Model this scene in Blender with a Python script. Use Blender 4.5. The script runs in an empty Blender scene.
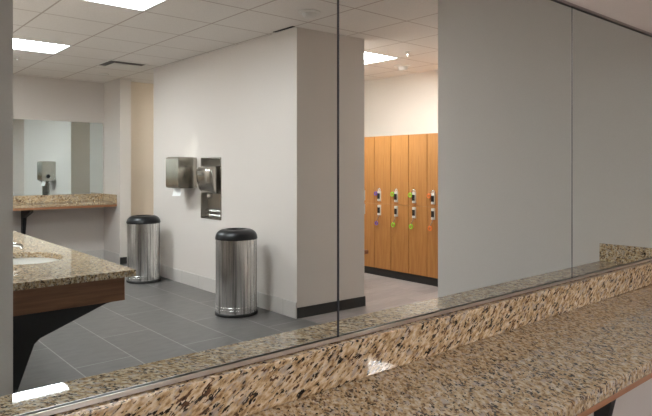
import bpy, bmesh, math, random
from mathutils import Vector, Matrix
random.seed(4)
sc = bpy.context.scene
COL = sc.collection
PI = math.pi
D = 1.0912                      # distance of the lens from the mirror
def Y(v): return D - v          # metres in front of the lens plane (seen in the mirror) -> room coordinate
CEIL = 2.743

# ------------------------------------------------------------------ materials
MATS = {}
def nodes_of(name):
    m = bpy.data.materials.new(name); m.use_nodes = True
    nt = m.node_tree; b = nt.nodes['Principled BSDF']
    MATS[name] = m
    return m, nt, b
def N(nt, typ, **kw):
    n = nt.nodes.new(typ)
    for k, v in kw.items():
        if k.startswith('i_'): n.inputs[k[2:].replace('_', ' ')].default_value = v
        else: setattr(n, k, v)
    return n
def ramp(nt, stops, interp='LINEAR'):
    r = nt.nodes.new('ShaderNodeValToRGB'); cr = r.color_ramp; cr.interpolation = interp
    while len(cr.elements) < len(stops): cr.elements.new(0.5)
    for e, (p, c) in zip(cr.elements, stops):
        e.position = p; e.color = (*c, 1) if len(c) == 3 else c
    return r
def coords(nt, scale=(1, 1, 1), rot=(0, 0, 0), loc=(0, 0, 0)):
    tc = nt.nodes.new('ShaderNodeTexCoord'); mp = nt.nodes.new('ShaderNodeMapping')
    mp.inputs['Scale'].default_value = scale; mp.inputs['Rotation'].default_value = rot
    mp.inputs['Location'].default_value = loc
    nt.links.new(tc.outputs['Object'], mp.inputs['Vector'])
    return mp.outputs['Vector']
def bump(nt, b, height, strength=.2, dist=.002):
    bp = N(nt, 'ShaderNodeBump'); bp.inputs['Strength'].default_value = strength; bp.inputs['Distance'].default_value = dist
    nt.links.new(height, bp.inputs['Height']); nt.links.new(bp.outputs['Normal'], b.inputs['Normal'])

def plain(name, col, rough=.5, metal=0, spec=.5, bump_scale=None, bump_str=.1, coat=0):
    m, nt, b = nodes_of(name)
    n = N(nt, 'ShaderNodeTexNoise'); n.inputs['Scale'].default_value = bump_scale or 60
    nt.links.new(coords(nt), n.inputs['Vector'])
    lo = tuple(c * .96 for c in col); hi = tuple(min(1, c * 1.04) for c in col)
    r = ramp(nt, [(.3, lo), (.7, hi)])
    nt.links.new(n.outputs['Fac'], r.inputs['Fac']); nt.links.new(r.outputs['Color'], b.inputs['Base Color'])
    b.inputs['Roughness'].default_value = rough; b.inputs['Metallic'].default_value = metal
    b.inputs['Specular IOR Level'].default_value = spec
    b.inputs['Coat Weight'].default_value = coat
    if bump_scale: bump(nt, b, n.outputs['Fac'], bump_str)
    return m
def emis(name, col, strength):
    m, nt, b = nodes_of(name)
    b.inputs['Base Color'].default_value = (.8, .8, .8, 1)
    b.inputs['Emission Color'].default_value = (*col, 1); b.inputs['Emission Strength'].default_value = strength
    return m

WALLC = (.645, .59, .55)
plain('paint', WALLC, .6, bump_scale=420, bump_str=.12, spec=.3)
plain('paint_cream', (.74, .68, .62), .6, bump_scale=420, bump_str=.12, spec=.3)
plain('paint_tan', (.60, .50, .40), .6, bump_scale=420, bump_str=.12, spec=.3)
plain('black_metal', (.012, .012, .013), .45)
plain('black_rubber', (.022, .021, .02), .55)
plain('black_plastic', (.010, .010, .011), .33, spec=.35)
plain('chrome', (.78, .78, .78), .12, metal=1)
plain('aluminium', (.62, .58, .56), .3, metal=1)
plain('dark_channel', (.30, .26, .25), .35, metal=.8)
plain('lock_metal', (.80, .79, .77), .38, metal=.55)
plain('steel_dark', (.50, .47, .43), .30, metal=1)
plain('white_enamel', (.80, .79, .77), .4)
plain('porcelain', (.88, .88, .86), .08, coat=.5)
plain('paper', (.85, .85, .84), .8)
plain('dark_void', (.02, .02, .02), .8)
plain('throat_grey', (.17, .155, .145), .8)
plain('lamp_green', (.30, .62, .03), .4)
plain('lamp_orange', (.85, .20, .03), .4)
plain('lamp_purple', (.16, .08, .42), .4)
plain('mirror_edge', (.055, .062, .075), .12)
plain('device_white', (.72, .69, .65), .45)

m, nt, b = nodes_of('mirror_silver')
b.inputs['Base Color'].default_value = (.755, .832, .838, 1); b.inputs['Metallic'].default_value = 1
b.inputs['Roughness'].default_value = 0

# brushed stainless
def steel(name, col, rough, scale, aniso=.6):
    m, nt, b = nodes_of(name)
    n = N(nt, 'ShaderNodeTexNoise'); n.inputs['Scale'].default_value = 6; n.inputs['Detail'].default_value = 4
    nt.links.new(coords(nt, scale), n.inputs['Vector'])
    r = ramp(nt, [(.3, tuple(c * .9 for c in col)), (.7, col)])
    nt.links.new(n.outputs['Fac'], r.inputs['Fac']); nt.links.new(r.outputs['Color'], b.inputs['Base Color'])
    rr = N(nt, 'ShaderNodeMapRange'); rr.inputs['To Min'].default_value = rough * .8; rr.inputs['To Max'].default_value = rough * 1.2
    nt.links.new(n.outputs['Fac'], rr.inputs['Value']); nt.links.new(rr.outputs['Result'], b.inputs['Roughness'])
    b.inputs['Metallic'].default_value = 1
    return m, nt, b
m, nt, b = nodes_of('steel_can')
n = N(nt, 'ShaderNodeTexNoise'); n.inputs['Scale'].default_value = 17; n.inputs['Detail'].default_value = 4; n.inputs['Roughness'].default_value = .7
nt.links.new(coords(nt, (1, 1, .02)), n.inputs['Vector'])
r = ramp(nt, [(.36, (.22, .215, .21)), (.46, (.58, .57, .555)), (.56, (.86, .845, .83)), (.66, (.50, .49, .475))])  # brushed grain, with bright and dark reflection streaks painted into its colour
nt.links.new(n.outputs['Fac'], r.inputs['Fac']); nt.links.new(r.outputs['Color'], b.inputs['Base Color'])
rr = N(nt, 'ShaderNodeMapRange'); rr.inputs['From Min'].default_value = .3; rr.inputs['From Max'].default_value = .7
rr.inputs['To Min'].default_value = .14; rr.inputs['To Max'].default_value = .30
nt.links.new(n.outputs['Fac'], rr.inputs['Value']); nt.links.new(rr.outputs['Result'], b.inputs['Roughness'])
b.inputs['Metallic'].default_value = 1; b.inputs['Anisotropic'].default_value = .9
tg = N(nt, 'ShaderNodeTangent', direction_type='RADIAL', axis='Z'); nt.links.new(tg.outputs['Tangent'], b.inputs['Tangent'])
steel('steel_box', (.56, .53, .48), .24, (1, 1, 1))

# granite
def granite(name, rot, stretch, g_):
    m, nt, b = nodes_of(name)
    tc = N(nt, 'ShaderNodeTexCoord')
    mp = N(nt, 'ShaderNodeMapping'); mp.inputs['Rotation'].default_value = rot
    ms = N(nt, 'ShaderNodeMapping'); ms.inputs['Scale'].default_value = stretch
    nt.links.new(tc.outputs['Object'], mp.inputs['Vector']); nt.links.new(mp.outputs['Vector'], ms.inputs['Vector'])
    v = ms.outputs['Vector']
    def noise(scale, detail, rough=.55, off=0):
        n = N(nt, 'ShaderNodeTexNoise'); n.inputs['Scale'].default_value = scale; n.inputs['Detail'].default_value = detail; n.inputs['Roughness'].default_value = rough
        a = N(nt, 'ShaderNodeVectorMath', operation='ADD'); a.inputs[1].default_value = (off, off * .7, off * 1.3)
        nt.links.new(v, a.inputs[0]); nt.links.new(a.outputs['Vector'], n.inputs['Vector'])
        return n.outputs['Fac']
    def mixc(fac, a, bcol):
        mx = N(nt, 'ShaderNodeMixRGB'); mx.inputs['Color2'].default_value = (*bcol, 1)
        nt.links.new(fac, mx.inputs['Fac']); nt.links.new(a, mx.inputs['Color1']); return mx.outputs['Color']
    base = ramp(nt, [(p_, tuple(q * g_ for q in c_)) for p_, c_ in [(.33, (.22, .13, .065)), (.43, (.44, .295, .155)), (.50, (.60, .44, .265)), (.57, (.70, .56, .39)), (.66, (.76, .67, .54))]])
    nt.links.new(noise(58, 5, .62), base.inputs['Fac'])
    c = base.outputs['Color']
    g = ramp(nt, [(.56, (0, 0, 0)), (.64, (.75, .75, .75))]); nt.links.new(noise(46, 3, .5, 7), g.inputs['Fac'])
    c = mixc(g.outputs['Color'], c, (.42, .365, .325))                     # grey quartz
    def specks(scale, cl, thr, off, col, c):
        a = N(nt, 'ShaderNodeMath', operation='MULTIPLY_ADD'); a.inputs[1].default_value = .5
        nt.links.new(noise(cl, 2, .5, off + 3), a.inputs[0]); nt.links.new(noise(scale, 2.5, .55, off), a.inputs[2])
        r = ramp(nt, [(thr, (0, 0, 0)), (thr + .035, (1, 1, 1))]); nt.links.new(a.outputs['Value'], r.inputs['Fac'])
        return mixc(r.outputs['Color'], c, col)
    c = specks(75, 26, .872, 21, (.115, .06, .035), c)                      # brown garnet
    c = specks(92, 34, .850, 40, (.020, .015, .014), c)                     # black mica
    nt.links.new(c, b.inputs['Base Color'])
    b.inputs['Roughness'].default_value = .03; b.inputs['Specular IOR Level'].default_value = .62
    return m
R_ = math.radians
granite('granite', (0, 0, R_(-58)), (.95, 1.75, 1.4), .86)
granite('granite_splash', (0, R_(32), 0), (.66, 1.4, 1.75), .97)

# wood
def wood(name, c0, c1, c2, axis, rough=.35):
    m, nt, b = nodes_of(name)
    s = {'Z': (14, 14, .9), 'X': (.9, 14, 14), 'Y': (14, .9, 14)}[axis]
    v = coords(nt, s)
    n = N(nt, 'ShaderNodeTexNoise'); n.inputs['Scale'].default_value = 3.2; n.inputs['Detail'].default_value = 8; n.inputs['Roughness'].default_value = .6; n.inputs['Distortion'].default_value = .6
    nt.links.new(v, n.inputs['Vector'])
    r = ramp(nt, [(.32, c0), (.5, c1), (.7, c2)])
    nt.links.new(n.outputs['Fac'], r.inputs['Fac']); nt.links.new(r.outputs['Color'], b.inputs['Base Color'])
    b.inputs['Roughness'].default_value = rough
    bump(nt, b, n.outputs['Fac'], .05)
    return m
wood('locker_wood', (.38, .158, .042), (.46, .200, .056), (.53, .245, .075), 'Z')
wood('apron_wood', (.15, .065, .032), (.21, .095, .046), (.27, .125, .062), 'X')
wood('band_wood', (.29, .125, .055), (.36, .16, .072), (.42, .19, .09), 'X')
wood('bench_wood', (.20, .07, .03), (.28, .10, .04), (.34, .13, .055), 'Y')

# floor tile: long dark porcelain, pale grout
def tile_floor():
    m, nt, b = nodes_of('floor_tile')
    tc = N(nt, 'ShaderNodeTexCoord'); sp = N(nt, 'ShaderNodeSeparateXYZ'); cb = N(nt, 'ShaderNodeCombineXYZ')
    nt.links.new(tc.outputs['Object'], sp.inputs['Vector'])
    # brick rows run along the room's depth: swap x and y
    ax = N(nt, 'ShaderNodeMath', operation='ADD'); ax.inputs[1].default_value = -1.378 + .417 * 20
    ay = N(nt, 'ShaderNodeMath', operation='ADD'); ay.inputs[1].default_value = 4.94 - D + 1.25 * 20
    nt.links.new(sp.outputs['X'], ax.inputs[0]); nt.links.new(sp.outputs['Y'], ay.inputs[0])
    nt.links.new(ay.outputs['Value'], cb.inputs['X']); nt.links.new(ax.outputs['Value'], cb.inputs['Y'])
    br = N(nt, 'ShaderNodeTexBrick'); br.offset = .5; br.squash = 1
    br.inputs['Scale'].default_value = 1; br.inputs['Brick Width'].default_value = 1.25; br.inputs['Row Height'].default_value = .417
    br.inputs['Mortar Size'].default_value = .0045; br.inputs['Mortar Smooth'].default_value = .2; br.inputs['Bias'].default_value = 0
    br.inputs['Color1'].default_value = (.100, .093, .091, 1); br.inputs['Color2'].default_value = (.124, .115, .112, 1)
    br.inputs['Mortar'].default_value = (.30, .285, .27, 1)
    nt.links.new(cb.outputs['Vector'], br.inputs['Vector'])
    n = N(nt, 'ShaderNodeTexNoise'); n.inputs['Scale'].default_value = 7; n.inputs['Detail'].default_value = 7; n.inputs['Roughness'].default_value = .65
    mp = N(nt, 'ShaderNodeMapping'); mp.inputs['Scale'].default_value = (1, 2.4, 1)
    nt.links.new(tc.outputs['Object'], mp.inputs['Vector']); nt.links.new(mp.outputs['Vector'], n.inputs['Vector'])
    r = ramp(nt, [(.3, (.78, .78, .78)), (.7, (1.22, 1.2, 1.18))])
    nt.links.new(n.outputs['Fac'], r.inputs['Fac'])
    mu = N(nt, 'ShaderNodeMixRGB', blend_type='MULTIPLY'); mu.inputs['Fac'].default_value = 1
    nt.links.new(br.outputs['Color'], mu.inputs['Color1']); nt.links.new(r.outputs['Color'], mu.inputs['Color2'])
    nt.links.new(mu.outputs['Color'], b.inputs['Base Color'])
    b.inputs['Roughness'].default_value = .33
    iv = N(nt, 'ShaderNodeMath', operation='SUBTRACT'); iv.inputs[0].default_value = 1
    nt.links.new(br.outputs['Fac'], iv.inputs[1]); bump(nt, b, iv.outputs['Value'], .4, .001)
tile_floor()
def plank_floor():
    m, nt, b = nodes_of('floor_plank')
    v = coords(nt, loc=(20, 20, 0))
    br = N(nt, 'ShaderNodeTexBrick'); br.offset = .37
    br.inputs['Scale'].default_value = 1; br.inputs['Brick Width'].default_value = .9; br.inputs['Row Height'].default_value = .15
    br.inputs['Mortar Size'].default_value = .0012
    br.inputs['Color1'].default_value = (.355, .30, .285, 1); br.inputs['Color2'].default_value = (.26, .22, .205, 1); br.inputs['Mortar'].default_value = (.2, .17, .15, 1)
    nt.links.new(v, br.inputs['Vector'])
    n = N(nt, 'ShaderNodeTexNoise'); n.inputs['Scale'].default_value = 4; n.inputs['Detail'].default_value = 7
    nt.links.new(coords(nt, (1.5, 14, 1)), n.inputs['Vector'])
    r = ramp(nt, [(.3, (.82, .82, .82)), (.7, (1.12, 1.12, 1.12))]); nt.links.new(n.outputs['Fac'], r.inputs['Fac'])
    mu = N(nt, 'ShaderNodeMixRGB', blend_type='MULTIPLY'); mu.inputs['Fac'].default_value = 1
    nt.links.new(br.outputs['Color'], mu.inputs['Color1']); nt.links.new(r.outputs['Color'], mu.inputs['Color2'])
    nt.links.new(mu.outputs['Color'], b.inputs['Base Color']); b.inputs['Roughness'].default_value = .4
plank_floor()

GX0, GDX, GY0, GDY = 2.10, .643, 4.785, .616          # lay-in ceiling grid
def grid_mat(name, ox, oy, dx, dy, half, base, line, axes=('X', 'Y'), rough=.85, bstr=.3):
    m, nt, b = nodes_of(name)
    tc = N(nt, 'ShaderNodeTexCoord'); sp = N(nt, 'ShaderNodeSeparateXYZ'); nt.links.new(tc.outputs['Object'], sp.inputs['Vector'])
    outs = []
    for ax, o, d in ((axes[0], ox, dx), (axes[1], oy, dy)):
        if d is None: continue
        a = N(nt, 'ShaderNodeMath', operation='SUBTRACT'); a.inputs[1].default_value = o - 40 * d
        nt.links.new(sp.outputs[ax], a.inputs[0])
        pp = N(nt, 'ShaderNodeMath', operation='PINGPONG'); pp.inputs[1].default_value = d / 2
        nt.links.new(a.outputs['Value'], pp.inputs[0])
        lt = N(nt, 'ShaderNodeMath', operation='LESS_THAN'); lt.inputs[1].default_value = half
        nt.links.new(pp.outputs['Value'], lt.inputs[0]); outs.append(lt.outputs['Value'])
    s = outs[0]
    if len(outs) > 1:
        mxm = N(nt, 'ShaderNodeMath', operation='MAXIMUM'); nt.links.new(outs[0], mxm.inputs[0]); nt.links.new(outs[1], mxm.inputs[1]); s = mxm.outputs['Value']
    n = N(nt, 'ShaderNodeTexNoise'); n.inputs['Scale'].default_value = 130; n.inputs['Detail'].default_value = 4
    nt.links.new(tc.outputs['Object'], n.inputs['Vector'])
    r = ramp(nt, [(.35, tuple(c * .9 for c in base)), (.6, base)]); nt.links.new(n.outputs['Fac'], r.inputs['Fac'])
    mx = N(nt, 'ShaderNodeMixRGB'); mx.inputs['Color2'].default_value = (*line, 1)
    nt.links.new(s, mx.inputs['Fac']); nt.links.new(r.outputs['Color'], mx.inputs['Color1'])
    nt.links.new(mx.outputs['Color'], b.inputs['Base Color']); b.inputs['Roughness'].default_value = rough
    bump(nt, b, n.outputs['Fac'], bstr, .001)
grid_mat('ceiling_tile', GX0, Y(GY0), GDX, GDY, .008, (.78, .73, .69), (.44, .39, .35))
grid_mat('base_tile_y', 0, Y(5.0), 1, .417, .003, (.58, .54, .51), (.40, .37, .35), axes=('X', 'Y'), rough=.35, bstr=.05)
grid_mat('base_tile_x', 1.378, 0, .417, None, .003, (.58, .54, .51), (.40, .37, .35), axes=('X', 'Y'), rough=.35, bstr=.05)
emis('lens_glow', (1.0, 1.0, 1.01), 29)
emis('lens_glow_warm', (1.0, .99, .97), 34)
emis('lens_glow_bright', (1.0, 1.0, 1.01), 37)
emis('lens_glow_passage', (1.0, .985, .95), 55)
emis('lens_glow_near', (1.0, .985, .96), 16)
emis('lens_glow_dim', (1.0, 1.0, 1.01), 9)  # glow of the unseen corridor fixture added as fill

# ------------------------------------------------------------------ mesh helpers
def box(bm, x0, x1, y0, y1, z0, z1, bev=0, seg=2, mi=0):
    x0, x1 = sorted((x0, x1)); y0, y1 = sorted((y0, y1)); z0, z1 = sorted((z0, z1))
    t = bmesh.new()
    bmesh.ops.create_cube(t, size=1)
    for v in t.verts:
        v.co = Vector((x0 + (v.co.x + .5) * (x1 - x0), y0 + (v.co.y + .5) * (y1 - y0), z0 + (v.co.z + .5) * (z1 - z0)))
    if bev: bmesh.ops.bevel(t, geom=t.edges[:], offset=bev, segments=seg, profile=.5, affect='EDGES')
    merge(bm, t, mi)
def merge(bm, t, mi=0):
    mp = {v: bm.verts.new(v.co) for v in t.verts}
    for f in t.faces:
        try:
            nf = bm.faces.new([mp[v] for v in f.verts]); nf.material_index = mi
        except ValueError: pass
    t.free()
def lathe(bm, prof, n=40, mi=0, c=(0, 0, 0), axis='Z'):
    rings = []
    def P(r, z, a):
        x, y = r * math.cos(a), r * math.sin(a)
        p = {'Z': (x, y, z), 'Y': (x, z, y), 'X': (z, x, y)}[axis]
        return Vector(p) + Vector(c)
    for r, z in prof:
        if r < 1e-6: rings.append([bm.verts.new(P(0, z, 0))])
        else: rings.append([bm.verts.new(P(r, z, 2 * PI * i / n)) for i in range(n)])
    for a, b2 in zip(rings, rings[1:]):
        for i in range(n):
            j = (i + 1) % n
            if len(a) == 1 and len(b2) == 1: continue
            if len(a) == 1: f = bm.faces.new([a[0], b2[i], b2[j]])
            elif len(b2) == 1: f = bm.faces.new([a[i], a[j], b2[0]])
            else: f = bm.faces.new([a[i], a[j], b2[j], b2[i]])
            f.material_index = mi
def tube(bm, pts, r, n=10, mi=0, cap=True):
    pts = [Vector(p) for p in pts]; rings = []
    up = None
    for i, p in enumerate(pts):
        t = (pts[min(i + 1, len(pts) - 1)] - pts[max(i - 1, 0)]).normalized()
        if up is None: up = Vector((0, 0, 1)) if abs(t.z) < .9 else Vector((1, 0, 0))
        s = t.cross(up).normalized(); up = s.cross(t).normalized()
        rr = r[i] if isinstance(r, (list, tuple)) else r
        rings.append([bm.verts.new(p + (s * math.cos(2 * PI * k / n) + up * math.sin(2 * PI * k / n)) * rr) for k in range(n)])
    for a, b2 in zip(rings, rings[1:]):
        for k in range(n):
            f = bm.faces.new([a[k], a[(k + 1) % n], b2[(k + 1) % n], b2[k]]); f.material_index = mi
    if cap:
        for rg in (rings[0], rings[-1]): bm.faces.new(rg).material_index = mi
def prism(bm, poly, axis, a0, a1, mi=0):
    """extrude a 2-D outline along an axis: 'Y' outline is (x,z), 'X' outline is (y,z), 'Z' outline is (x,y)"""
    def P(u, v, a): return {'Y': (u, a, v), 'X': (a, u, v), 'Z': (u, v, a)}[axis]
    A = [bm.verts.new(P(u, v, a0)) for u, v in poly]; B = [bm.verts.new(P(u, v, a1)) for u, v in poly]
    n = len(poly)
    fs = [bm.faces.new(A), bm.faces.new(B[::-1])] + [bm.faces.new([A[i], A[(i + 1) % n], B[(i + 1) % n], B[i]]) for i in range(n)]
    for f in fs: f.material_index = mi
def torus(bm, R, r, c, axis='X', n=20, k=8, mi=0):
    vs = []
    for i in range(n):
        a = 2 * PI * i / n; row = []
        for j in range(k):
            q = 2 * PI * j / k; rad = R + r * math.cos(q); h = r * math.sin(q)
            p = (rad * math.cos(a), rad * math.sin(a))
            row.append(bm.verts.new(Vector({'X': (h, p[0], p[1]), 'Z': (p[0], p[1], h), 'Y': (p[0], h, p[1])}[axis]) + Vector(c)))
        vs.append(row)
    for i in range(n):
        for j in range(k):
            f = bm.faces.new([vs[i][j], vs[(i + 1) % n][j], vs[(i + 1) % n][(j + 1) % k], vs[i][(j + 1) % k]]); f.material_index = mi

def obj(name, bm, mats, parent=None, loc=(0, 0, 0), smooth=21, recalc=True):
    if recalc: bmesh.ops.recalc_face_normals(bm, faces=bm.faces[:])
    me = bpy.data.meshes.new(name); bm.to_mesh(me); bm.free()
    if isinstance(mats, str): mats = [mats]
    for mm in mats: me.materials.append(MATS[mm])
    if smooth:
        for p in me.polygons: p.use_smooth = True
        me.set_sharp_from_angle(angle=math.radians(smooth))
    o = bpy.data.objects.new(name, me); COL.objects.link(o)
    o.location = loc
    if parent: o.parent = parent
    return o
def thing(name, label, cat, loc=(0, 0, 0), group=None):
    o = bpy.data.objects.new(name, None); o.empty_display_size = .1; COL.objects.link(o)
    o.location = loc; o['label'] = label; o['category'] = cat
    if group: o['group'] = group
    return o
def tag(o, label, cat, group=None):
    o['label'] = label; o['category'] = cat
    if group: o['group'] = group
    return o
def struct(name, bm, mats, **k):
    o = obj(name, bm, mats, **k); o['kind'] = 'structure'; return o
def bxobj(name, dims, mat, parent=None, bev=0, **k):
    bm = bmesh.new(); box(bm, *dims, bev=bev); return obj(name, bm, mat, parent, **k)
def copy_thing(root, loc, label):
    r = root.copy(); COL.objects.link(r); r.location = loc; r['label'] = label
    for ch in root.children:
        c = ch.copy(); COL.objects.link(c); c.parent = r
        for g in ch.children:
            d = g.copy(); COL.objects.link(d); d.parent = c
    return r

# ------------------------------------------------------------------ the room
XW = 3.418            # plane of the long wall with the dispensers and of the side wall beside the counter
XL, XPART = -2.0, .65
YS, YE, YF = 2.713, 4.378, 7.50     # side wall end, jut wall start, jut wall end
XE = 4.258
YB = 9.2
XB = 6.33             # wall behind the lockers
def S(name, dims, mat):
    bm = bmesh.new(); box(bm, *dims); return struct(name, bm, mat, smooth=0)
# mirror wall
S('wall_front', (XL - .15, XW, .008, .15, 0, CEIL), 'paint')
S('wall_left', (XL - .15, XL, Y(2.85), .008, 0, CEIL), 'paint')
S('wall_partition', (XL - .15, XPART, Y(YB), Y(2.85), 0, CEIL), 'paint')
S('wall_side', (XW, XB + .15, Y(YS), .15, 0, CEIL), 'paint')
S('wall_back', (XPART - .3, 3.381, Y(YB + .15), Y(YB), 0, CEIL), 'paint')
bm = bmesh.new(); box(bm, 3.381, 3.547, Y(YB + .15), Y(8.56), 0, CEIL); struct('wall_stub', bm, 'paint', smooth=0)
S('wall_passage', (3.547, XB + .15, Y(8.95), Y(8.80), 0, CEIL), 'paint_tan')
S('wall_lockers', (XB, XB + .15, Y(8.80), Y(YS), 0, CEIL), 'paint_cream')
S('wall_divider', (XE, XB, Y(YF), Y(YF - .12), 0, CEIL), 'paint_cream')
# jut wall, with the niche for the hand dryer left open
NY0, NY1, NZ0, NZ1, ND = 5.755, 6.195, .845, 1.525, .085
bm = bmesh.new()
box(bm, XW + ND, XE, Y(YF), Y(YE), 0, CEIL)
box(bm, XW, XW + ND, Y(NY0), Y(YE), 0, CEIL); box(bm, XW, XW + ND, Y(YF), Y(NY1), 0, CEIL)
box(bm, XW, XW + ND, Y(NY1), Y(NY0), 0, NZ0); box(bm, XW, XW + ND, Y(NY1), Y(NY0), NZ1, CEIL)
SK = .05      # the jut's end face stands slightly askew
prism(bm, [(XW, Y(YE)), (XE, Y(YE)), (XE, Y(YE - SK))], 'Z', 0, CEIL)
struct('wall_right', bm, 'paint', smooth=0)
# floors
TRX = 3.47
bm = bmesh.new(); box(bm, XL - .15, TRX, Y(YB + .15), .15, -.12, 0); box(bm, TRX, XB + .15, Y(YB + .15), Y(YF - .06), -.12, 0)
struct('floor', bm, 'floor_tile', smooth=0)
bm = bmesh.new(); box(bm, TRX, XB + .15, Y(YF - .06), Y(YS - .3), -.12, 0)
struct('floor_locker_room', bm, 'floor_plank', smooth=0)
# ceiling in cells, open above the recessed lights
FIX = [(GX0 - 2 * GDX, GY0 - GDY, 2), (GX0 - 2 * GDX, GY0 + 3 * GDY, 2), (GX0 + 3 * GDX, GY0, 2)]
EXTRA = [(GX0 - 6 * GDX, GY0 - 5 * GDY, 2), (GX0 + 4 * GDX, GY0 + 4 * GDY + .3 * 0, 1), (GX0 + 5 * GDX, GY0 - 2 * GDY, 1)]  # unseen fixtures; the corridor and passage ones added as fill light
holes = set()
for fx, fy, n in FIX + EXTRA:
    i = round((fx - GX0) / GDX); j = round((fy - GY0) / GDY)
    for k in range(n): holes.add((i + k, j))
bm = bmesh.new()
for i in range(-7, 8):
    for j in range(-7, 9):
        if (i, j) in holes: continue
        x0 = GX0 + i * GDX; y0 = GY0 + j * GDY
        box(bm, x0, x0 + GDX, Y(y0), Y(y0 + GDY), CEIL, CEIL + .04)
bmesh.ops.remove_doubles(bm, verts=bm.verts[:], dist=1e-5)
struct('ceiling', bm, 'ceiling_tile', smooth=0, recalc=False)
# skirting
BT = .152
S('baseboard_right', (XW - .011, XW, Y(YF), Y(YE), 0, BT), 'base_tile_y')
S('baseboard_back', (XPART, 3.381, Y(YB), Y(YB) + .011, 0, BT), 'base_tile_x')
S('baseboard_stub', (3.370, 3.381, Y(YB) + .011, Y(8.56), 0, BT), 'base_tile_y')
S('baseboard_stub_end', (3.381, 3.547, Y(8.56), Y(8.56) + .008, 0, .1), 'black_rubber')
bm = bmesh.new(); prism(bm, [(XW, Y(YE)), (XW, Y(YE) + .008), (XE + .008, Y(YE - SK) + .008), (XE + .008, Y(YE)), (XE, Y(YE)), (XE, Y(YE - SK))], 'Z', 0, .1); struct('baseboard_jut', bm, 'black_rubber', smooth=0)
S('baseboard_passage', (3.547, XB, Y(8.80), Y(8.80) + .008, 0, .1), 'black_rubber')
S('baseboard_locker_side', (XE, XE + .008, Y(YF - .12), Y(YE), 0, .1), 'black_rubber')
S('baseboard_side', (XW - .011, XW, Y(YS), 0, 0, BT), 'base_tile_y')
S('baseboard_partition', (XPART, XPART + .011, Y(YB) + .011, Y(2.85), 0, BT), 'base_tile_y')

# ------------------------------------------------------------------ big wall mirror: three panels between two channels
ZM, ZT = .992, 2.035
names = ['frameless wall mirror panel at the left, showing the trash cans and hand dryer',
         'middle wall mirror panel showing the wooden lockers and bare grey wall',
         'rightmost wall mirror panel showing the end of the granite side splash']
edges = [-.220, .982, 2.184, XW - .004]
GAP = .0010
for k in range(3):
    bm = bmesh.new(); x0, x1 = edges[k] + GAP, edges[k + 1] - GAP
    t = .006; bv = .0027
    A = [(x0, ZM - .006), (x1, ZM - .006), (x1, ZT + .006), (x0, ZT + .006)]
    vb = [bm.verts.new((x, .006, z)) for x, z in A]; vm = [bm.verts.new((x, .006 - t + bv, z)) for x, z in A]
    ins = [(x0 + bv, A[0][1]), (x1 - bv, A[0][1]), (x1 - bv, A[2][1]), (x0 + bv, A[2][1])]
    vf = [bm.verts.new((x, .006 - t, z)) for x, z in ins]
    f = bm.faces.new(vf); f.material_index = 0
    for a, b2, mi in ((vm, vf, 1), (vb, vm, 1)):
        for i in range(4):
            f = bm.faces.new([a[i], a[(i + 1) % 4], b2[(i + 1) % 4], b2[i]]); f.material_index = mi
    bm.faces.new(vb[::-1]).material_index = 1
    tag(obj('wall_mirror', bm, ['mirror_silver', 'mirror_edge'], smooth=0), names[k], 'mirror', 'wall mirror panels')
def channel(z, up, mat, lab, h=.013):
    bm = bmesh.new(); s = 1 if up else -1
    out = [(.0062, z - s * .0055), (-.007, z - s * .0055), (-.007, z + s * h), (-.0055, z + s * h), (-.0055, z - s * .004), (.0062, z - s * .004)]
    prism(bm, out, 'X', -.22, XW - .004)
    return tag(obj('mirror_channel', bm, mat, smooth=0), lab, 'mirror channel')
channel(ZM - .0, True, 'aluminium', 'thin metal channel along the bottom of the mirror, above the backsplash', .004)
channel(ZT + .0, False, 'dark_channel', 'dark metal channel along the top edge of the mirror', .006)

# ------------------------------------------------------------------ the counter in front of the mirror
ZC, CD = .883, .446
X0, X1 = -1.7, XW - .002
ct = thing('vanity_counter', 'long speckled brown granite counter with backsplash in the foreground below the mirror', 'counter', (1.4, -.25, 0))
def L(o, root):       # put a world-space part under a root without moving it
    o.parent = root; o.location = -Vector(root.location); return o
bm = bmesh.new(); box(bm, X0, X1, -CD, .006, ZC - .036, ZC, bev=.004); L(obj('granite_top', bm, 'granite'), ct)
bm = bmesh.new(); box(bm, X0, X1 - .022, -.027, .006, ZC + .0004, ZM - .0085, bev=.0035); L(obj('backsplash', bm, 'granite_splash'), ct)
bm = bmesh.new(); box(bm, X1 - .021, X1, -CD + .002, .006, ZC + .0004, ZM - .0085, bev=.0025); L(obj('side_splash', bm, 'granite_splash'), ct)
bm = bmesh.new(); box(bm, X0 + .01, X1 - .001, -CD + .006, .006, ZC - .054, ZC - .0362); L(obj('wood_band', bm, 'band_wood'), ct)
def wall_bracket(x, front, back, ztop, sgn, drop=.30):
    """black support: plate under the top with a sloped web down the wall; front/back are y"""
    bm = bmesh.new()
    dy = front - back
    poly = [(back, ztop), (front, ztop), (front, ztop - .035), (back + dy * .28, ztop - .13), (back + dy * .12, ztop - drop), (back, ztop - drop)]
    prism(bm, poly, 'X', x - .022, x + .022)
    return bm
for x in (-1.1, .05, 1.215, 2.40):
    L(obj('bracket', wall_bracket(x, -CD + .03, .006, ZC - .0542, 1, .42), 'black_metal', smooth=0), ct)

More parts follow.
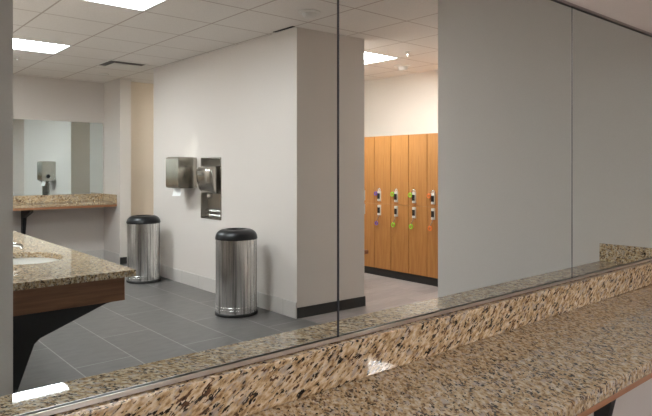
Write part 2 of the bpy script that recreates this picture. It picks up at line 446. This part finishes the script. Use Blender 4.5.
# ------------------------------------------------------------------ sink vanity seen at the left in the mirror
VX0, VX1, VY0, VY1 = XPART + .002, 1.265, 2.99, 6.45
SX, SY, SA, SB = .935, 3.81, .20, .262      # bowl centre and half axes
vn = thing('sink_vanity', 'speckled granite sink vanity with brown wood apron on a black bracket, left', 'vanity', (.95, Y(4.5), 0))
bm = bmesh.new()
n = 64; zt, zb = ZC, ZC - .033
r0, r1, q0, q1 = VX0, VX1, SY - .5, SY + .5
def on_rect(a):
    c, s = math.cos(a), math.sin(a); ts = []
    if c > 1e-9: ts.append((r1 - SX) / c)
    if c < -1e-9: ts.append((r0 - SX) / c)
    if s > 1e-9: ts.append((q1 - SY) / s)
    if s < -1e-9: ts.append((q0 - SY) / s)
    t = min(ts); return SX + c * t, SY + s * t
angs = [2 * PI * i / n for i in range(n)] + [math.atan2(yy - SY, xx - SX) % (2 * PI) for xx in (r0, r1) for yy in (q0, q1)]
angs = sorted(set(round(a, 6) for a in angs)); n = len(angs)
def ring(fn, z): return [bm.verts.new((fn(a)[0], Y(fn(a)[1]), z)) for a in angs]
ell = lambda a, g=0: (SX + (SA + g) * math.cos(a), SY + (SB + g) * math.sin(a))
rt, rb = ring(on_rect, zt), ring(on_rect, zb)
et, et2, eb = ring(lambda a: ell(a, .004), zt), ring(ell, zt - .004), ring(ell, zb)
for A, B in ((rt, et), (et, et2), (et2, eb), (eb, rb)):
    for i in range(n): bm.faces.new([A[i], A[(i + 1) % n], B[(i + 1) % n], B[i]])
for i in range(n):      # outer faces along front and back only
    j = (i + 1) % n
    if abs(rt[i].co.y - rt[j].co.y) > 1e-6: bm.faces.new([rt[i], rt[j], rb[j], rb[i]])
bmesh.ops.recalc_face_normals(bm, faces=bm.faces[:])
box(bm, VX0, VX1, Y(VY0), Y(q0), zb, zt); box(bm, VX0, VX1, Y(q1), Y(VY1), zb, zt)
L(obj('granite_top', bm, 'granite', smooth=21, recalc=False), vn)
bm = bmesh.new(); box(bm, VX0, VX0 + .022, Y(VY1), Y(VY0), ZC + .0004, ZC + .105, bev=.002); L(obj('backsplash', bm, 'granite_splash'), vn)
bm = bmesh.new(); box(bm, VX0, 1.215, Y(3.035), Y(3.012), ZC - .155, zb - .0003, bev=.001); L(obj('end_apron', bm, 'apron_wood'), vn)
bm = bmesh.new(); box(bm, 1.215 - .022, 1.215, Y(VY1 - .03), Y(3.0355), ZC - .155, zb - .0003, bev=.001); L(obj('front_apron', bm, 'apron_wood'), vn)
for yy in (3.037, 4.7, 6.35):
    bm = bmesh.new()
    prism(bm, [(VX0, ZC - .1553), (1.185, ZC - .1553), (1.125, .718), (.81, .598), (.785, .575), (.705, .35), (.67, .22), (VX0, .2)] if yy < 4 else
          [(VX0, ZC - .1553), (1.185, ZC - .1553), (1.125, .70), (.81, .598), (.785, .575), (.705, .35), (.67, .22), (VX0, .2)], 'Y', Y(yy + .025), Y(yy))
    L(obj('bracket', bm, 'black_metal', smooth=0), vn)
# undermount bowl
bm = bmesh.new()
prof = [(1.03, zb - .0004), (1.0, -.004 + zb), (.96, zb - .05), (.85, zb - .095), (.6, zb - .125), (.25, zb - .134), (.08, zb - .137), (0.0001, zb - .137)]
rows = [[bm.verts.new((SX + SA * g * math.cos(2 * PI * i / 48), Y(SY) + SB * g * math.sin(2 * PI * i / 48), z)) for i in range(48)] for g, z in prof]
for A, B in zip(rows, rows[1:]):
    for i in range(48): bm.faces.new([A[i], A[(i + 1) % 48], B[(i + 1) % 48], B[i]])
rows2 = [[bm.verts.new((SX + SA * g * math.cos(2 * PI * i / 48), Y(SY) + SB * g * math.sin(2 * PI * i / 48), z)) for i in range(48)] for g, z in ((1.03, zb - .0004), (1.03, zb - .06), (.9, zb - .115), (.6, zb - .145), (.001, zb - .15))]
for A, B in zip(rows2, rows2[1:]):
    for i in range(48): bm.faces.new([B[i], B[(i + 1) % 48], A[(i + 1) % 48], A[i]])
sk = thing('sink', 'white oval undermount sink bowl set into the granite vanity', 'sink', (SX, Y(SY), zb - .15))
L(obj('bowl', bm, 'porcelain', smooth=60), sk)
bm = bmesh.new(); lathe(bm, [(0, .003), (.02, .004), (.024, .001), (.024, -.003), (0, -.003)], 24, c=(SX, Y(SY), zb - .1335)); L(obj('drain', bm, 'chrome'), sk)
fc = thing('faucet', 'chrome faucet with a slim lever behind the white sink', 'faucet', (.715, Y(3.81), ZC + .0006))
bm = bmesh.new(); lathe(bm, [(0, 0), (.028, 0), (.028, .006), (.021, .012), (.020, .075), (.018, .085), (0, .088)], 24); obj('body', bm, 'chrome', fc)
bm = bmesh.new(); tube(bm, [(.005, 0, .055), (.06, 0, .082), (.14, 0, .088), (.195, 0, .076), (.204, 0, .060)], [.013, .012, .011, .0105, .0105], 14); obj('spout', bm, 'chrome', fc, smooth=60)
bm = bmesh.new(); tube(bm, [(-.005, 0, .086), (.03, -.004, .104), (.10, -.012, .114), (.16, -.016, .116)], [.009, .007, .006, .005], 10); obj('lever', bm, 'chrome', fc, smooth=60)

# ------------------------------------------------------------------ shelf-height counter and mirror on the far wall
bc = thing('makeup_counter', 'shallow granite counter with thin wood band below the far mirror', 'counter', (2, Y(9), 0))
ZB = .915
bx0, bx1 = XPART + .002, 3.379
yb = Y(YB) + .0
bm = bmesh.new(); box(bm, bx0, bx1, Y(8.66), yb + .002, ZB - .036, ZB, bev=.003); L(obj('granite_top', bm, 'granite'), bc)
bm = bmesh.new(); box(bm, bx0, bx1 - .0215, yb + .024, yb + .002, ZB + .0004, 1.022, bev=.002); L(obj('backsplash', bm, 'granite_splash'), bc)
bm = bmesh.new(); box(bm, bx1 - .021, bx1, Y(8.67), yb + .002, ZB + .0004, 1.022, bev=.002); L(obj('side_splash', bm, 'granite_splash'), bc)
bm = bmesh.new(); box(bm, bx0, bx1 - .001, Y(8.67), yb + .002, ZB - .068, ZB - .0362); L(obj('wood_band', bm, 'band_wood'), bc)
for x in (1.1, 2.22):
    L(obj('bracket', wall_bracket(x, Y(8.72), yb + .013, ZB - .0682, 1, .42), 'black_metal', smooth=0), bc)
bm = bmesh.new()
box(bm, 1.0, 3.362, yb + .007, yb + .001, 1.0265, 2.115, mi=1)
bm.faces.ensure_lookup_table()
for f in bm.faces:
    if f.calc_center_median().y > yb + .0065: f.material_index = 0
tag(obj('far_mirror', bm, ['mirror_silver', 'mirror_edge'], smooth=0), 'frameless mirror on the far wall reflecting a paper towel dispenser', 'mirror')

# ------------------------------------------------------------------ trash cans
def trash_can(loc, label):
    t = thing('trash_can', label, 'trash can', loc, 'steel trash cans by the wall')
    bm = bmesh.new(); lathe(bm, [(0, 0), (.200, 0), (.206, .004), (.206, .024), (.200, .030), (.19, .030), (0, .030)], 64); obj('base_ring', bm, 'black_rubber', t)
    bm = bmesh.new(); lathe(bm, [(.19, .0305), (.199, .0305), (.199, .052), (.2025, .054), (.2025, .064), (.199, .066), (.199, .078), (.2025, .080), (.2025, .090), (.199, .092), (.199, .728), (.193, .728), (.193, .10), (.19, .0305)], 96)
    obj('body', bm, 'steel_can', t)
    bm = bmesh.new()
    pr = [(.196, .7285), (.204, .7285), (.2055, .734), (.2055, .742)]
    for i in range(1, 10):
        a = PI / 2 * i / 9
        pr.append((.118 + .0855 * math.cos(a), .744 + .078 * math.sin(a)))
    pr += [(.105, .824), (.098, .821), (.093, .810), (.090, .77), (.096, .77), (.10, .80), (.13, .805), (.19, .75), (.196, .7285)]
    lathe(bm, pr, 72); lid = obj('lid', bm, 'black_plastic', t, smooth=50)
    bm = bmesh.new(); lathe(bm, [(0, .32), (.185, .32), (.185, .70), (.178, .70), (.176, .33), (0, .33)], 40); obj('liner', bm, 'dark_void', t)
    return t
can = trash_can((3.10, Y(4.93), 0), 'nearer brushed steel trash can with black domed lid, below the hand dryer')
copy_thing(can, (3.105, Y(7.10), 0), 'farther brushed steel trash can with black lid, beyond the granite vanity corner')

# ------------------------------------------------------------------ paper towel dispenser
tw = thing('paper_towel_dispenser', 'boxy stainless steel paper towel dispenser on the wall, paper hanging out', 'towel dispenser', (XW, Y(6.46), 1.18))
ty0, ty1 = Y(6.62) - Y(6.46), Y(6.303) - Y(6.46)
bm = bmesh.new(); box(bm, -.05, -.001, ty0, ty1, .004, .362, bev=.003); obj('back_case', bm, 'steel_box', tw)
bm = bmesh.new()
out = [(-.0505, 0)] + [(-.225, 0), (-.240, .010), (-.245, .03), (-.245, .335), (-.240, .355), (-.225, .366)] + [(-.0505, .366)]
prism(bm, out, 'Y', ty0 - .002, ty1 + .002)
cv = obj('cover', bm, 'steel_box', tw, smooth=25)
bm = bmesh.new(); box(bm, -.16, -.125, ty1 + .0022, ty1 + .004, .252, .262, bev=.0008); obj('keyhole_plate', bm, 'dark_void', cv)
bm = bmesh.new(); box(bm, -.2475, -.2452, ty0 + .10, ty0 + .135, .045, .055, bev=.0008); obj('window_slot', bm, 'chrome', cv)
bm = bmesh.new(); lathe(bm, [(0, ty0 - .030), (.030, ty0 - .030), (.036, ty0 - .024), (.036, ty0 - .0022), (0, ty0 - .0022)], 28, c=(-.14, 0, .085), axis='Y'); obj('feed_knob', bm, 'black_plastic', tw)
bm = bmesh.new(); box(bm, -.18, -.06, ty0 + .02, ty1 - .02, -.004, -.0002); obj('outlet_slot', bm, 'dark_void', tw)
bm = bmesh.new()
prev = None
for i in range(9):
    s = i / 8; z = -.004 - .095 * s; x = -.17 - .022 * s * s
    ya, yb2 = ty0 + .045 + .012 * s, ty1 - .065 + .012 * s
    row = [bm.verts.new((x, ya, z)), bm.verts.new((x, yb2, z + .010 * s)), bm.verts.new((x + .0012, yb2, z + .010 * s)), bm.verts.new((x + .0012, ya, z))]
    if prev:
        for k in range(4): bm.faces.new([prev[k], prev[(k + 1) % 4], row[(k + 1) % 4], row[k]])
    else: bm.faces.new(row)
    prev = row
bm.faces.new(prev); tag(obj('paper_towel', bm, 'paper', None, (XW, Y(6.46), 1.18)), 'white paper towel tail hanging below the steel dispenser', 'paper towel')

# ------------------------------------------------------------------ recessed hand dryer
hd = thing('hand_dryer', 'chrome hand dryer set in a tall recessed stainless steel wall panel', 'hand dryer', (XW, Y(5.975), NZ0))
hy = (NY1 - NY0) / 2; hz = NZ1 - NZ0
bm = bmesh.new(); e = .012; q = .0008
box(bm, ND - .004, ND - q, -hy + q, hy - q, q, hz - q)
box(bm, 0, ND - .004, -hy + q, -hy + .003, q, hz - q); box(bm, 0, ND - .004, hy - .003, hy - q, q, hz - q)
box(bm, 0, ND - .004, -hy + .003, hy - .003, q, .003); box(bm, 0, ND - .004, -hy + .003, hy - .003, hz - .003, hz - q)
obj('recess_panel', bm, 'steel_dark', hd, smooth=0)
bm = bmesh.new()
def yzloop(x, h, z0, z1): return [bm.verts.new((x, y, z)) for y, z in ((-h, z0), (h, z0), (h, z1), (-h, z1))]
l4 = [yzloop(-.004, hy + e, -e, hz + e), yzloop(-.004, hy - .004, .004, hz - .004), yzloop(-.0004, hy - .004, .004, hz - .004), yzloop(-.0004, hy + e, -e, hz + e)]
for k in range(4):
    for i in range(4): bm.faces.new([l4[k][i], l4[k][(i + 1) % 4], l4[(k + 1) % 4][(i + 1) % 4], l4[(k + 1) % 4][i]])
obj('flange', bm, 'steel_box', hd, smooth=0)
# dryer body: profile in x-z lofted across y with rounded shoulders
def superbody(bm, rows, n=28):
    vs = []
    for z, xf, w, pw in rows:
        r = []
        for i in range(n + 1):
            a = -PI / 2 + PI * i / n
            sy = math.copysign(abs(math.sin(a)) ** (2 / pw), math.sin(a)); cx = abs(math.cos(a)) ** (2 / pw)
            r.append(bm.verts.new((ND - .006 - (ND - .006 - xf) * cx, w * sy, z)))
        vs.append(r)
    for A, B in zip(vs, vs[1:]):
        for i in range(n): bm.faces.new([A[i], A[i + 1], B[i + 1], B[i]])
        bm.faces.new([A[n], A[0], B[0], B[n]])
    bm.faces.new(vs[0]); bm.faces.new(vs[-1][::-1])
bm = bmesh.new()
superbody(bm, [(.275, .02, .13, 5), (.29, -.06, .150, 5), (.33, -.10, .160, 5), (.42, -.125, .163, 5), (.52, -.135, .163, 5), (.555, -.130, .163, 5), (.58, -.105, .160, 5), (.592, -.06, .155, 5), (.597, .0, .150, 5)])
bd = obj('dryer_body', bm, 'steel_box', hd, smooth=40)
bm = bmesh.new(); box(bm, -.141, -.1355, -.055, .055, .500, .535, bev=.002); obj('badge_plate', bm, 'steel_dark', bd)
bm = bmesh.new(); lathe(bm, [(0, .235), (.030, .235), (.036, .240), (.036, .2748), (0, .2748)], 24, c=(-.015, 0, 0)); obj('nozzle', bm, 'chrome', bd)
for zz in (.035, .085):
    bm = bmesh.new()
    prism(bm, [(ND - .0045, zz + .018), (ND - .035, zz + .002), (ND - .040, zz - .012), (ND - .0045, zz - .012)], 'Y', -hy + .006, hy - .006)
    obj('louver', bm, 'chrome', hd, smooth=0)

# ------------------------------------------------------------------ lockers (two doors to a column)
LX, LW, LT, LK, LM = 5.6, .298, 1.835, .093, .95
LY0 = 4.612
def locker(yhi, label):
    """column whose far edge is yhi metres from the lens plane; local y=0 at that edge, +y towards the mirror"""
    t = thing('locker', label, 'locker', (LX, Y(yhi), 0), 'wooden locker columns')
    bm = bmesh.new(); box(bm, .024, XB - LX - .002, .0005, LW - .0005, LK + .001, LT); obj('carcass', bm, 'locker_wood', t, smooth=0)
    bm = bmesh.new(); box(bm, .012, XB - LX - .03, .0005, LW - .0005, 0.0, LK); obj('toe_kick', bm, 'black_rubber', t, smooth=0)
    for up in (0, 1):
        z0, z1 = (LM + .002, LT) if up else (LK + .006, LM - .002)
        bm = bmesh.new(); box(bm, 0, .0215, 0.0036, LW - .0036, z0, z1, bev=.0012); dr = obj('door', bm, 'locker_wood', t)
        zc = 1.053 if up else .868; yc = .104
        bm = bmesh.new()
        box(bm, -.022, -.0004, yc - .025, yc + .025, zc - .070, zc + .066, bev=.004)
        box(bm, -.027, -.0222, yc - .021, yc + .021, zc - .040, zc + .034, bev=.002, mi=1)
        lathe(bm, [(0, -.036), (.014, -.036), (.014, -.0222), (0, -.0222)], 18, mi=0, c=(0, yc, zc - .055), axis='X')
        if up: tube(bm, [(-.010, yc - .013, zc + .064), (-.010, yc - .013, zc + .088), (-.010, yc, zc + .100), (-.010, yc + .013, zc + .088), (-.010, yc + .013, zc + .064)], .0045, 8)
        obj('lock', bm, ['lock_metal', 'black_plastic'], dr)
    return t
cols = {0: 'third', 1: 'second'}
lab = {1.2: '', }
loc_labels = [(LY0 - LW, 'hidden'),]
order = [(-1, 'orange', 'wooden locker column nearest the grey wall edge, orange tags on its locks'),
         (0, 'green', 'wooden locker column with green tags, second from the right'),
         (1, 'green', 'wooden locker column with green tags, third from the right'),
         (2, 'purple', 'wooden locker column with purple tags at both locks'),
         (3, None, 'partly hidden wooden locker column at the far left of the row, above the bench')]
proto = None
for k, colr, lb in order:
    yhi = LY0 + k * LW + LW
    if k == -1: proto = locker(LY0, lb); yhi = LY0
    else: copy_thing(proto, (LX, Y(yhi), 0), lb)
    if colr:
        mat = 'lamp_' + colr; yy = Y(yhi) + .104
        which = {-1: 'rightmost locker', 0: 'second locker from the right', 1: 'third locker from the right', 2: 'fourth locker from the right'}[k]
        ring_r = .024 if k != 2 else .020
        # upper: ring hangs beside the lock body
        kt = thing('key_tag', f'{colr} ring key tag at the upper lock, {which}', 'key tag', (LX - .022, yy - .060, 1.082), 'coloured key tags on locker locks')
        bm = bmesh.new(); torus(bm, ring_r, .0085, (0, .004, 0), 'X', 22, 8); obj('ring', bm, mat, kt, smooth=70)
        bm = bmesh.new(); tube(bm, [(0, .02, .022), (-.004, .035, .045), (0, .047, .062), (.010, .055, .07)], .003, 6); obj('key', bm, 'chrome', kt, smooth=70)
        kt = thing('key_tag', f'{colr} ring key tag below the lower lock, {which}', 'key tag', (LX - .034, yy - .024, .703), 'coloured key tags on locker locks')
        bm = bmesh.new(); torus(bm, ring_r, .0085, (0, -.008, -.010), 'X', 22, 8); obj('ring', bm, mat, kt, smooth=70)
        bm = bmesh.new(); tube(bm, [(0, -.004, .016), (-.002, .004, .035), (0, .016, .055), (0, .028, .072), (0, .030, .092), (.004, .030, .1)], .0045, 6); obj('key', bm, 'chrome', kt, smooth=70)

# bench, only its near corner shows past the wall
bn = thing('bench', 'dark wooden bench end just showing past the wall edge before the lockers', 'bench', (4.78, Y(5.5), 0))
bm = bmesh.new(); box(bm, -.15, .15, Y(6.3) - Y(5.5), Y(4.94) - Y(5.5), .405, .45, bev=.006); obj('seat', bm, 'bench_wood', bn)
for dy in (-.55, .36):
    bm = bmesh.new(); lathe(bm, [(0, 0), (.075, 0), (.075, .008), (.028, .014), (.028, .39), (.07, .398), (.07, .4045), (0, .4045)], 24, c=(0, dy, 0)); obj('pedestal', bm, 'black_metal', bn)

# ------------------------------------------------------------------ recessed lights
def troffer(fx, fy, n, label, glow, depth=.07):
    w, h = n * GDX, GDY
    t = thing('ceiling_light', label, 'ceiling light', (fx + w / 2, Y(fy + h / 2), CEIL), 'recessed ceiling lights')
    a, b2 = w / 2 - .002, h / 2 - .002
    bm = bmesh.new()
    def loop(aa, bb, z): return [bm.verts.new(p) for p in ((-aa, -bb, z), (aa, -bb, z), (aa, bb, z), (-aa, bb, z))]
    def band(p, q):
        for i in range(4): bm.faces.new([p[i], p[(i + 1) % 4], q[(i + 1) % 4], q[i]])
    o0, o1, i1, i0 = loop(a, b2, .004), loop(a, b2, depth + .03), loop(a - .012, b2 - .012, depth + .02), loop(a - .012, b2 - .012, .004)
    bm.faces.new(o1); bm.faces.new(i1); band(o0, o1); band(i0, i1); band(o0, i0)
    obj('housing', bm, 'white_enamel', t, smooth=0)
    bm = bmesh.new()
    l4 = [loop(a, b2, .0035), loop(a, b2, -.003), loop(a - .022, b2 - .022, -.003), loop(a - .022, b2 - .022, .0035)]
    for k in range(4): band(l4[k], l4[(k + 1) % 4])
    obj('frame', bm, 'white_enamel', t, smooth=0)
    # bowed lens running the length of the fixture, short of the two ends
    bm = bmesh.new(); m_ = 14; hw = b2 - .014; le = a - .034
    arc = [(-hw + 2 * hw * k / m_, depth - .004 - (depth - .010) * math.sin(PI * k / m_) ** .7) for k in range(m_ + 1)]
    prism(bm, [(y, z) for y, z in arc] + [(hw, depth), (-hw, depth)], 'X', -le, le)
    obj('lens', bm, glow, t, smooth=40)
    for sx in (-1, 1):
        for sy in (-.11, .11):
            bm = bmesh.new(); box(bm, sx * (le + .001), sx * (le + .018), sy - .018, sy + .018, .02, .065, bev=.003)
            obj('lamp_holder', bm, 'device_white', t)
    return t
flabs = ['large fluorescent ceiling light nearest, cut by the top edge of the picture', 'smaller looking fluorescent ceiling light at the far left by the grey strip', 'bright ceiling light above the locker room']
for (fx, fy, n), lb, g in zip(FIX, flabs, ('lens_glow', 'lens_glow_bright', 'lens_glow_warm')): troffer(fx, fy, n, lb, g)
elabs = ['dim fluorescent ceiling light over the left end of the foreground counter', 'ceiling light inside the tan passage behind the farther trash can', 'ceiling light over the near end of the locker room, behind the grey side wall']
for (fx, fy, n), lb, g in zip(EXTRA, elabs, ('lens_glow_dim', 'lens_glow_passage', 'lens_glow_near')): troffer(fx, fy, n, lb, g)

# square louvred air diffuser
vx, vy = 2.955, 7.415
vt = thing('air_vent', 'square louvred air vent in the ceiling above the farther trash can', 'vent', (vx, Y(vy), CEIL))
def sqring(bm, h0, h1, z0, z1):
    A = [(-h0, -h0, z0), (h0, -h0, z0), (h0, h0, z0), (-h0, h0, z0)]; B = [(-h1, -h1, z1), (h1, -h1, z1), (h1, h1, z1), (-h1, h1, z1)]
    for off in (0, .003):
        a = [bm.verts.new((x, y, z + off)) for x, y, z in A]; b2 = [bm.verts.new((x, y, z + off)) for x, y, z in B]
        if off: ta, tb = a, b2
        else: la, lb2 = a, b2
        for i in range(4): bm.faces.new([a[i], a[(i + 1) % 4], b2[(i + 1) % 4], b2[i]])
    for p, q in ((la, ta), (lb2, tb)):
        for i in range(4): bm.faces.new([p[i], p[(i + 1) % 4], q[(i + 1) % 4], q[i]])
bm = bmesh.new(); box(bm, -.235, .235, -.235, .235, -.002, -.0005); obj('throat', bm, 'throat_grey', vt, smooth=0)
bm = bmesh.new(); sqring(bm, .255, .228, -.003, -.008); obj('frame', bm, 'device_white', vt, smooth=0)
bm = bmesh.new(); box(bm, -.170, .170, -.180, .180, -.030, -.022, bev=.003); obj('plaque', bm, 'device_white', vt, smooth=0)
bm = bmesh.new(); lathe(bm, [(0, -.0022), (.02, -.0022), (.02, -.0218), (0, -.0218)], 20); obj('stem', bm, 'throat_grey', vt)
bm = bmesh.new(); box(bm, XW - .060, XW - .028, Y(4.68), Y(4.37), CEIL - .004, CEIL - .0005); tag(obj('slot_vent', bm, 'dark_void', smooth=0), 'thin black slot vent in the ceiling along the wall corner', 'vent')

# round ceiling devices
def device(x, y, name, label, cat, parts):
    t = thing(name, label, cat, (x, Y(y), CEIL))
    for pn, prof, mat in parts:
        bm = bmesh.new(); lathe(bm, prof, 36); obj(pn, bm, mat, t, smooth=40)
    return t
device(3.17, 3.887, 'smoke_detector', 'round white smoke detector on the ceiling near the wall corner', 'smoke detector',
       [('base', [(0, -.0005), (.095, -.0005), (.095, -.008), (.085, -.014), (0, -.014)], 'device_white'), ('chamber', [(0, -.0142), (.062, -.0142), (.060, -.030), (.050, -.048), (.035, -.054), (0, -.055)], 'device_white')])
device(5.76, 5.144, 'smoke_detector', 'white ceiling detector above the lockers, right of the bright light', 'smoke detector',
       [('base', [(0, -.0005), (.115, -.0005), (.115, -.008), (.10, -.014), (0, -.014)], 'device_white'), ('chamber', [(0, -.0142), (.062, -.0142), (.060, -.036), (.050, -.055), (0, -.058)], 'white_enamel')])
spr = [('escutcheon', [(0, -.0005), (.038, -.0005), (.034, -.008), (.012, -.012), (0, -.012)], 'device_white'), ('head', [(0, -.0122), (.011, -.0122), (.009, -.035), (.007, -.05), (.022, -.052), (.022, -.055), (0, -.055)], 'chrome')]
device(1.785, 7.637, 'sprinkler', 'small chrome sprinkler head on the ceiling below the far left light', 'sprinkler', spr)
device(5.11, 4.488, 'sprinkler', 'small sprinkler head on the ceiling just right of the locker room light', 'sprinkler', spr)
device(3.06, 8.334, 'ceiling_speaker', 'small round flush disc in the ceiling behind the air vent', 'ceiling disc', [('cover', [(0, -.0005), (.07, -.0005), (.065, -.008), (0, -.010)], 'device_white')])

# ------------------------------------------------------------------ camera and output
cam = bpy.data.cameras.new('camera'); co = bpy.data.objects.new('camera', cam); COL.objects.link(co)
co.location = (0, -D, 1.414); co.rotation_euler = (PI / 2, 0, -math.radians(40.8075))
cam.sensor_width = 36; cam.lens = 589.72 / 652 * 36; cam.shift_y = -(208 - 168.3) / 652; cam.clip_start = .02
sc.camera = co
w = bpy.data.worlds.new('world'); sc.world = w; w.use_nodes = True
w.node_tree.nodes['Background'].inputs['Color'].default_value = (0, 0, 0, 1)
vs = sc.view_settings; vs.view_transform = 'Standard'; vs.look = 'None'; vs.gamma = 1; vs.use_curve_mapping = False
vs.exposure = 0
sc.cycles.max_bounces = 14; sc.cycles.glossy_bounces = 8; sc.cycles.diffuse_bounces = 6
sc.cycles.caustics_reflective = True; sc.cycles.sample_clamp_indirect = 20; sc.cycles.blur_glossy = 0
